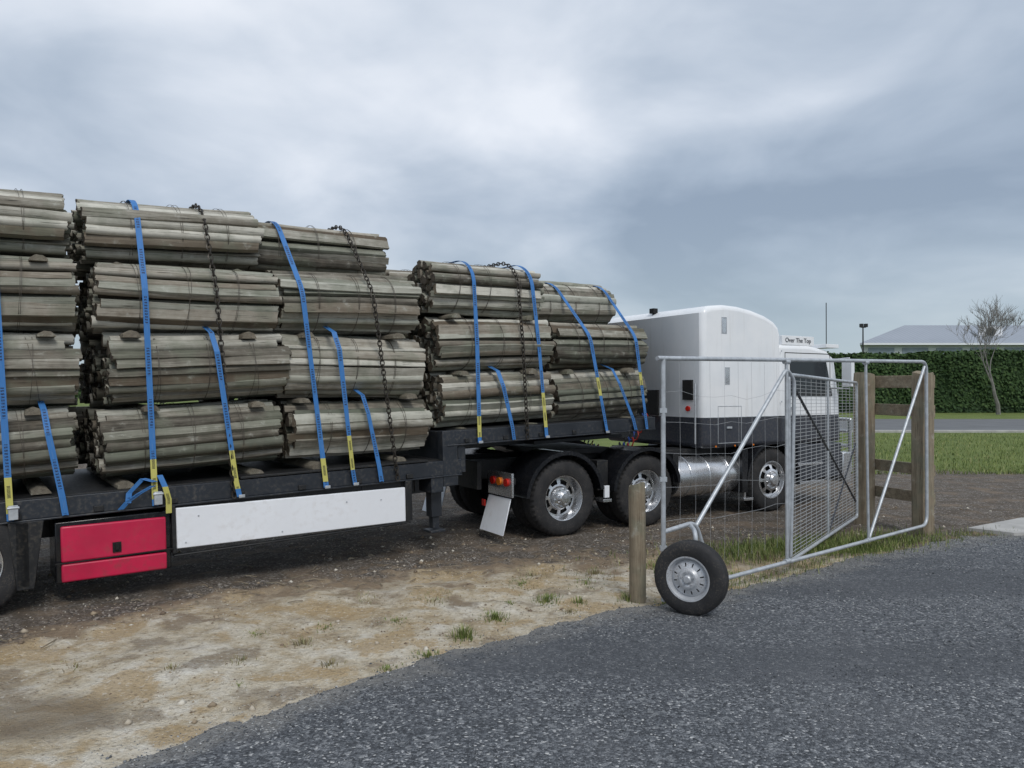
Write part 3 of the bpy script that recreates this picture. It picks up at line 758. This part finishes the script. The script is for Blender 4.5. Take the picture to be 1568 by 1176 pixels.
mb.build('air_lines',[M['hose_red'],M['hose_blue'],M['chassis']],tk)
mb=MB()
mb.lathe([(.0001,0),(.22,.0),(.275,.02),(.29,.06),(.29,1.20),(.275,1.24),(.22,1.26),(.0001,1.26)],(0,0,0),40)
rot=Matrix.Rotation(-math.pi/2,4,'Z')
mb.v=[tuple(Matrix.Translation((2.02,.32,.62))@rot@Vector(v)) for v in mb.v]
mb.build('fuel_tank',[M['alu']],tk,30)
mb=MB()
for s in (2.25,2.62,3.02):
    mb.tube([(s,.32+.296*math.cos(a*.2618),.62+.296*math.sin(a*.2618)) for a in range(24)],.014,6,0,True)
mb.box(3.30,3.5,.0,.35,.22,.26); mb.box(3.32,3.36,.02,.3,.26,.9); mb.box(4.6,5.2,.02,.3,.38,.43); mb.box(4.6,5.2,.05,.3,.68,.72)
mb.build('tank_straps_and_steps',[M['alu']],tk,bevel=.004)
mb=MB()
mb.box(5.72,5.95,.05,2.36,.35,.85,0); mb.box(4.62,5.70,.06,2.34,.45,1.02,1); mb.box(5.70,5.76,.3,2.1,.9,1.6,0)
for z in (.95,1.2,1.4): mb.cyl((5.98,.1,z),(5.98,2.3,z),.03,10,0)
mb.cyl((5.98,.1,.5),(5.98,.1,1.42),.035,10,0); mb.cyl((5.98,2.3,.5),(5.98,2.3,1.42),.035,10,0)
mb.build('bumper',[M['alu'],M['grey']],tk,bevel=.02)
mb=MB(); mb.box(4.28,5.05,.10,.16,2.62,2.77,0); mb.box(5.30,5.62,.05,2.36,2.60,2.66,0)
mb.box(5.46,5.54,-.30,-.12,1.95,2.38,0); mb.cyl((5.45,.07,2.40),(5.5,-.24,2.42),.014,8,1); mb.cyl((5.45,.07,1.93),(5.5,-.24,1.92),.014,8,1)
mb.box(5.5,5.58,2.5,2.7,1.95,2.38,0); mb.cyl((5.35,.09,2.6),(5.35,.09,3.35),.008,6,2)
mb.cyl((4.95,.25,2.64),(4.95,.25,2.78),.05,12,0); mb.cyl((5.1,.6,2.72),(5.4,.6,2.72),.05,12,1)
mb.build('sign_and_mirrors',[M['cab'],M['alu'],M['hole']],tk,bevel=.01)
tx=bpy.data.curves.new('sign_text','FONT'); tx.body='Over The Top'; tx.size=.105; tx.extrude=.002; tx.align_x='CENTER'
to=bpy.data.objects.new('sign_lettering',tx); scene.collection.objects.link(to); to.parent=tk; to.location=(4.66,.096,2.665); to.rotation_euler=(R(90),0,0)
tx.materials.append(M['grey'])

# ------------------------------------------------------------ gate
gate=empty('pipe_gate')
def G(t,z): return (1.32+4.05*t,6.72+3.23*t,z)
def smoothpath(pts,r=.12):
    out=[Vector(pts[0])]
    for a,b,c in zip(pts,pts[1:],pts[2:]):
        a,b,c=Vector(a),Vector(b),Vector(c); u=(a-b).normalized(); v=(c-b).normalized()
        p=b+u*r;q=b+v*r
        for k in range(7):
            t=k/6; out.append(p*(1-t)**2+b*2*t*(1-t)+q*t*t)
    out.append(Vector(pts[-1])); return out
mb=MB()
mb.tube([G(0,.06),G(0,2.19)],.021,12)
mb.tube(smoothpath([G(-.015,2.175),G(.995,2.265),G(.995,.16),G(.166,.12)],.14),.021,12)
mb.tube([G(.166,.12),G(.10,.20)],.021,12)
mb.tube(smoothpath([G(.0,.66),G(.085,.70),G(.115,.36)],.1),.021,12)
mb.tube(smoothpath([G(.086,.66),G(.372,2.12),G(.40,2.0),G(.385,.18)],.07),.020,12)
mb.tube([G(.372,2.17),G(.372,.17)],.018,12)
mb.tube([G(.700,.16),G(.690,2.24)],.016,10); mb.tube([G(.703,.17),G(.985,2.20)],.018,10)
for z in (.5,1.1,1.7): mb.box(1.29,1.35,6.70,6.74,z,z+.04)
for t,z in ((.166,.12),(.372,.14),(.70,.15),(.372,2.19),(.690,2.22)):
    p=Vector(G(t,z)); d=Vector((.782,.623,0)); mb.tube([p-d*.04,p+d*.04],.027,10)
mb.build('frame',[M['galv']],gate,40)
mb=MB()
for z in (.75,1.05,1.35,1.62,1.88): 
    mb.tube([G(0,z)]+[G(.38*k/8,z+random.gauss(0,.012)-.04*math.sin(k/8*3.14)) for k in range(1,9)],.0016,4)
for k in range(1,9):
    t=.38*k/9; mb.tube([G(t,.3),G(t+.003,1.2),G(t,2.17)],.0012,4)
mb.build('netting',[M['wire']],gate)
g2=Matrix.Translation((1.50,6.50,0))@Matrix.Rotation(R(-33),4,'Z')
we=empty('support_wheel',g2); we.parent=gate; we.matrix_world=g2
wheel(we,'wheel',0,-.06,.315,.31,.17,'gate')
mb=MB(); mb.cyl((0,-.05,.315),(0,.22,.315),.02,10); mb.tube(smoothpath([(0,.14,.315),(0,.14,.68),(-.10,.30,.70)],.08),.02,10); mb.build('axle',[M['galv']],we)

mg=empty('mesh_gate')
def H(t,z): return (2.87+1.98*t,7.98+2.85*t,z)
mb=MB()
mb.tube(smoothpath([H(0,.14),H(0,2.06),H(1,2.00),H(1,.12),H(0,.12)],.06),.02,10)
mb.tube([H(.5,.13),H(.5,2.03)],.014,8)
mb.build('frame',[M['galv']],mg,40)
mb=MB(); mb.tube([H(.03,1.98),H(.97,.35)],.015,8); mb.tube([H(.97,1.15),H(.5,.14)],.012,8); mb.build('brace',[M['grey']],mg)
mb=MB()
for k in range(1,48): mb.tube([H(0,.12+k*.0400),H(1,.12+k*.0388)],.0036,4)
for k in range(1,15): mb.tube([H(k/15,.13),H(k/15,2.03)],.0028,4)
mb.build('mesh_panel',[M['wire']],mg)

# ------------------------------------------------------------ timber
def post(name,x,y,w,h,rot=0,round_=False):
    mb=MB()
    nn=16
    ks=[0,.2,.4,.6,.8,.96,1]; vs=[]
    ph=random.random()*6
    for k in ks:
        for j in range(nn):
            a=2*math.pi*(j+.5)/nn
            if round_: r=w/2*(1+.06*math.sin(3*a+ph)+random.gauss(0,.012))
            else:
                r=w/2/max(abs(math.cos(a)),abs(math.sin(a)))*(1+random.gauss(0,.008)); r=min(r,w/2*1.28)
            if k==1: r*=.95
            vs.append((r*math.cos(a)+.008*math.sin(k*3+ph),r*math.sin(a),-.1+k*(h+.1)+(.02*math.cos(a+ph)+random.gauss(0,.006) if k>.9 else 0)))
    fs=[(i*nn+j,i*nn+(j+1)%nn,(i+1)*nn+(j+1)%nn,(i+1)*nn+j) for i in range(len(ks)-1) for j in range(nn)]
    fs.append(tuple((len(ks)-1)*nn+j for j in range(nn))); mb.add(vs,fs)
    o=mb.build(name,[M['fence']],None,40); o.location=(x,y,0); o.rotation_euler=(R(random.gauss(0,.6)),R(random.gauss(0,.6)),R(rot)); return o
post('wooden_post',1.13,6.95,.15,1.05,20,True)
fe=empty('timber_fence')
for (x,y,w) in ((5.02,11.0,.235),(5.42,10.15,.22)):
    o=post('post',x,y,w,2.13,-60); o.parent=fe
mb=MB()
for z,hh in ((1.93,.17),(1.55,.16),(.77,.15),(.39,.15)):
    a=Vector((5.08,11.20)); b=Vector((5.55,10.12)); 
    d=(b-a).normalized(); nrm=Vector((-d.y,d.x))*.025; j=random.gauss(0,.012)
    q=[a+nrm,b+nrm,b-nrm,a-nrm]; dz=[0,j,j,0]
    mb.hexa([(p.x,p.y,z+e) for p,e in zip(q,dz)]+[(p.x,p.y,z+hh+e) for p,e in zip(q,dz)])
mb.build('rails',[M['rail']],fe,bevel=.006)

# ------------------------------------------------------------ background
hm=pebmat('hedge_leaves',[(0,(.013,.034,.009)),(.5,(.032,.072,.016)),(1,(.07,.12,.033))])
V=[];F=[];T=[]
def quad(c,nrm,s,t):
    n_=Vector(nrm).normalized(); u=n_.orthogonal().normalized(); v=n_.cross(u); a=random.random()*6.28
    u,v=u*math.cos(a)+v*math.sin(a),v*math.cos(a)-u*math.sin(a); o=len(V)
    c=Vector(c); V.extend([c-u*s,c-v*s*.6,c+u*s,c+v*s*.6]); F.append((o,o+1,o+2,o+3)); T.append(t)
for i in range(36000):
    x=random.uniform(8,95); top=4.9+.08*math.sin(x*.35)+.06*math.sin(x*1.3)+.012*(x-27)
    if random.random()<.82:
        z=random.uniform(0,top); b=.10*math.sin(x*.9+z*1.4)+.07*math.sin(x*2.7+z)
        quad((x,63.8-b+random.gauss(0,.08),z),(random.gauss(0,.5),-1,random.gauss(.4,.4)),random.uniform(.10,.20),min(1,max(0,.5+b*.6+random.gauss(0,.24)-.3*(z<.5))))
    else:
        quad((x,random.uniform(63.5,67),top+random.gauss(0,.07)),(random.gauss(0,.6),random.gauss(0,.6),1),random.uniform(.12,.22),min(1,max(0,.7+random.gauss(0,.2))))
o=len(V); V+= [Vector((8,64.0,0)),Vector((95,64.0,0)),Vector((95,67,0)),Vector((8,67,0)),Vector((8,64.0,4.6)),Vector((95,64.0,5.5)),Vector((95,67,5.5)),Vector((8,67,4.6))]
F+=[(o,o+1,o+5,o+4),(o+4,o+5,o+6,o+7),(o,o+4,o+7,o+3),(o+2,o+6,o+5,o+1),(o+3,o+7,o+6,o+2)]; T+=[.15]*5
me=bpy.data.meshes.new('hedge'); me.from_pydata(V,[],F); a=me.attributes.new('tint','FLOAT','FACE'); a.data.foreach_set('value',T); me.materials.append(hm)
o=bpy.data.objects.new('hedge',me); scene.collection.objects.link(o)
V=[];F=[];T=[]
for i in range(9000):
    x=random.uniform(-220,5); hh=5+3*math.sin(x*.07)+2*math.sin(x*.31)+random.random()
    z=random.random()**.8*hh; quad((x,170+random.uniform(0,6),z),(random.gauss(0,.5),-1,random.gauss(.4,.5)),random.uniform(.5,1.2),random.random()*.8)
me=bpy.data.meshes.new('distant_trees'); me.from_pydata(V,[],F); a=me.attributes.new('tint','FLOAT','FACE'); a.data.foreach_set('value',T); me.materials.append(hm)
scene.collection.objects.link(bpy.data.objects.new('distant_trees',me))
wh=empty('warehouse')
m,nt,b=newmat('corrugated_roof'); oc=objc(nt); w=N(nt,'ShaderNodeTexWave'); w.inputs['Scale'].default_value=.55; w.inputs['Distortion'].default_value=.1; nt.links.new(oc,w.inputs['Vector'])
nn=noise(nt,.25,4,oc); c=mix(nt,nn.outputs[0],(.26,.29,.33),(.36,.39,.44)); c=mix(nt,math_(nt,'MULTIPLY',w.outputs[0],.35),c,(.18,.20,.24)); nt.links.new(c,b.inputs['Base Color']); b.inputs['Roughness'].default_value=.5
roofm=m
mb=MB(); mb.hexa([(43.2,95,0),(110,95,0),(110,112,0),(51.5,112,0),(43.2,95,7.4),(110,95,7.4),(110,112,7.4),(51.5,112,7.4)])
mb.build('walls',[simple('warehouse_wall',(.62,.65,.68),.7,0,.12,.4,.05)],wh)
mb=MB()
mb.add([(42.7,94.4,7.65),(110.5,94.4,7.65),(110.5,112.6,7.65),(51.3,112.6,7.65),(52.8,103.5,10.6),(110.5,103.5,10.6),(42.7,94.4,7.42),(110.5,94.4,7.42),(110.5,112.6,7.42),(51.3,112.6,7.42)],
 [(0,1,5,4),(1,2,5),(2,3,4,5),(3,0,4),(0,6,7,1),(1,7,8,2),(2,8,9,3),(3,9,6,0),(9,8,7,6)])
mb.build('roof',[roofm],wh,20)
mb=MB()
for x in np.arange(44,108,4.2): mb.box(x,x+3.2,94.93,95,6.3,7.1,0)
mb.box(43,110,94.2,94.38,7.42,7.65,1)
mb.box(59.5,62.5,98,99.5,8.5,10.0,1); mb.cyl((61,97.9,9.3),(61,98,9.3),.6,20,2)
mb.build('windows_and_gutter',[simple('warehouse_glass',(.25,.30,.35),.2,0,.2,1,0),M['white'],M['glass']],wh)
fl=empty('floodlight_pole'); mb=MB(); mb.tube([(35.6,78,0),(35.6,78,8.3)],[.11,.06],8); mb.box(35.35,35.85,77.9,78.0,8.2,8.32); mb.box(35.25,35.52,77.7,78.05,8.25,8.6); mb.box(35.7,35.97,77.7,78.05,8.25,8.6)
mb.build('pole_and_lamps',[M['chassis']],fl)
def baretree(name,x,y,h,seed,mat_,r0=.13):
    rnd=random.Random(seed); mb=MB()
    def br(p,d,L,r,dep):
        pts=[p];rs=[r];q=p;dd=d
        for k in range(4):
            dd=(dd+Vector((rnd.gauss(0,.11),rnd.gauss(0,.11),rnd.gauss(.06,.06)))).normalized(); q=q+dd*L/4; pts.append(q); rs.append(r*(1-.14*(k+1)))
        mb.tube(pts,rs,6 if r>.04 else 3)
        if dep==0: return
        for k in range(rnd.choice([3,4,4])):
            t=rnd.choice([2,3,4,4]); ax=Vector((rnd.gauss(0,1),rnd.gauss(0,1),rnd.gauss(.5,.5))).normalized()
            br(pts[t],(dd*.9+ax*.75).normalized(),L*rnd.uniform(.6,.82),max(.014,rs[t]*.62),dep-1)
    br(Vector((x,y,-.1)),Vector((0,0,1)),h*.32,r0,5)
    return mb.build(name,[mat_])
bark=simple('pale_bark',(.25,.235,.22),.9,0,.35,3,.2)
baretree('bare_tree',37.6,59.5,10.6,5,bark,.17)
baretree('bare_tree',45.5,60.5,8.0,9,bark,.14)

# ------------------------------------------------------------ world, sun, camera
w=bpy.data.worlds.new('World'); scene.world=w; w.use_nodes=True; nt=w.node_tree
bg=nt.nodes['Background']; bg.inputs['Strength'].default_value=.1
sky=N(nt,'ShaderNodeTexSky',sky_type='NISHITA'); sky.sun_disc=False; sky.sun_elevation=R(48); sky.sun_rotation=R(200)
tc=N(nt,'ShaderNodeTexCoord'); s=N(nt,'ShaderNodeSeparateXYZ'); nt.links.new(tc.outputs['Generated'],s.inputs[0])
zz=math_(nt,'ADD',math_(nt,'MAXIMUM',s.outputs[2],0.0),.30)
cb=N(nt,'ShaderNodeCombineXYZ'); nt.links.new(math_(nt,'DIVIDE',s.outputs[0],zz),cb.inputs[0]); nt.links.new(math_(nt,'DIVIDE',s.outputs[1],zz),cb.inputs[1])
cb.inputs[2].default_value=5.1
n1=noise(nt,1.1,5,cb.outputs[0],.46); n1.inputs['Distortion'].default_value=.5
n2=noise(nt,2.8,6,cb.outputs[0],.52); n2.inputs['Distortion'].default_value=.3
n3=noise(nt,.5,2,cb.outputs[0],.5)
v=math_(nt,'ADD',math_(nt,'MULTIPLY',n1.outputs[0],.54),math_(nt,'MULTIPLY',n2.outputs[0],.20))
v=math_(nt,'ADD',v,math_(nt,'MULTIPLY',n3.outputs[0],.26))
cl=ramp(nt,[(.38,(.28,.35,.45)),(.44,(.38,.455,.56)),(.49,(.49,.56,.66)),(.54,(.63,.69,.78)),(.60,(.80,.84,.91))],v)
hz=mrange(nt,s.outputs[2],-.02,.24)
c=mix(nt,hz,(.39,.475,.53),cl.outputs[0])
sc=N(nt,'ShaderNodeVectorMath',operation='SCALE'); nt.links.new(c,sc.inputs[0]); sc.inputs['Scale'].default_value=10.9
fin=mix(nt,.93,sky.outputs[0],sc.outputs[0]); nt.links.new(fin,bg.inputs['Color'])
sun=bpy.data.lights.new('sun','SUN'); sun.energy=1.5; sun.angle=R(20); sun.color=(1,.97,.92)
so=bpy.data.objects.new('sun',sun); scene.collection.objects.link(so); so.rotation_euler=(R(42),0,R(20)); so.location=(0,-5,20)
cam=bpy.data.cameras.new('camera'); cam.lens=27.05; cam.sensor_width=36; cam.clip_end=2000; cam.clip_start=.05
co=bpy.data.objects.new('camera',cam); scene.collection.objects.link(co); co.location=(0,0,1.9); co.rotation_euler=(R(90.44),0,0)
scene.camera=co
scene.view_settings.view_transform='Standard'; scene.view_settings.look='None'; scene.view_settings.exposure=0
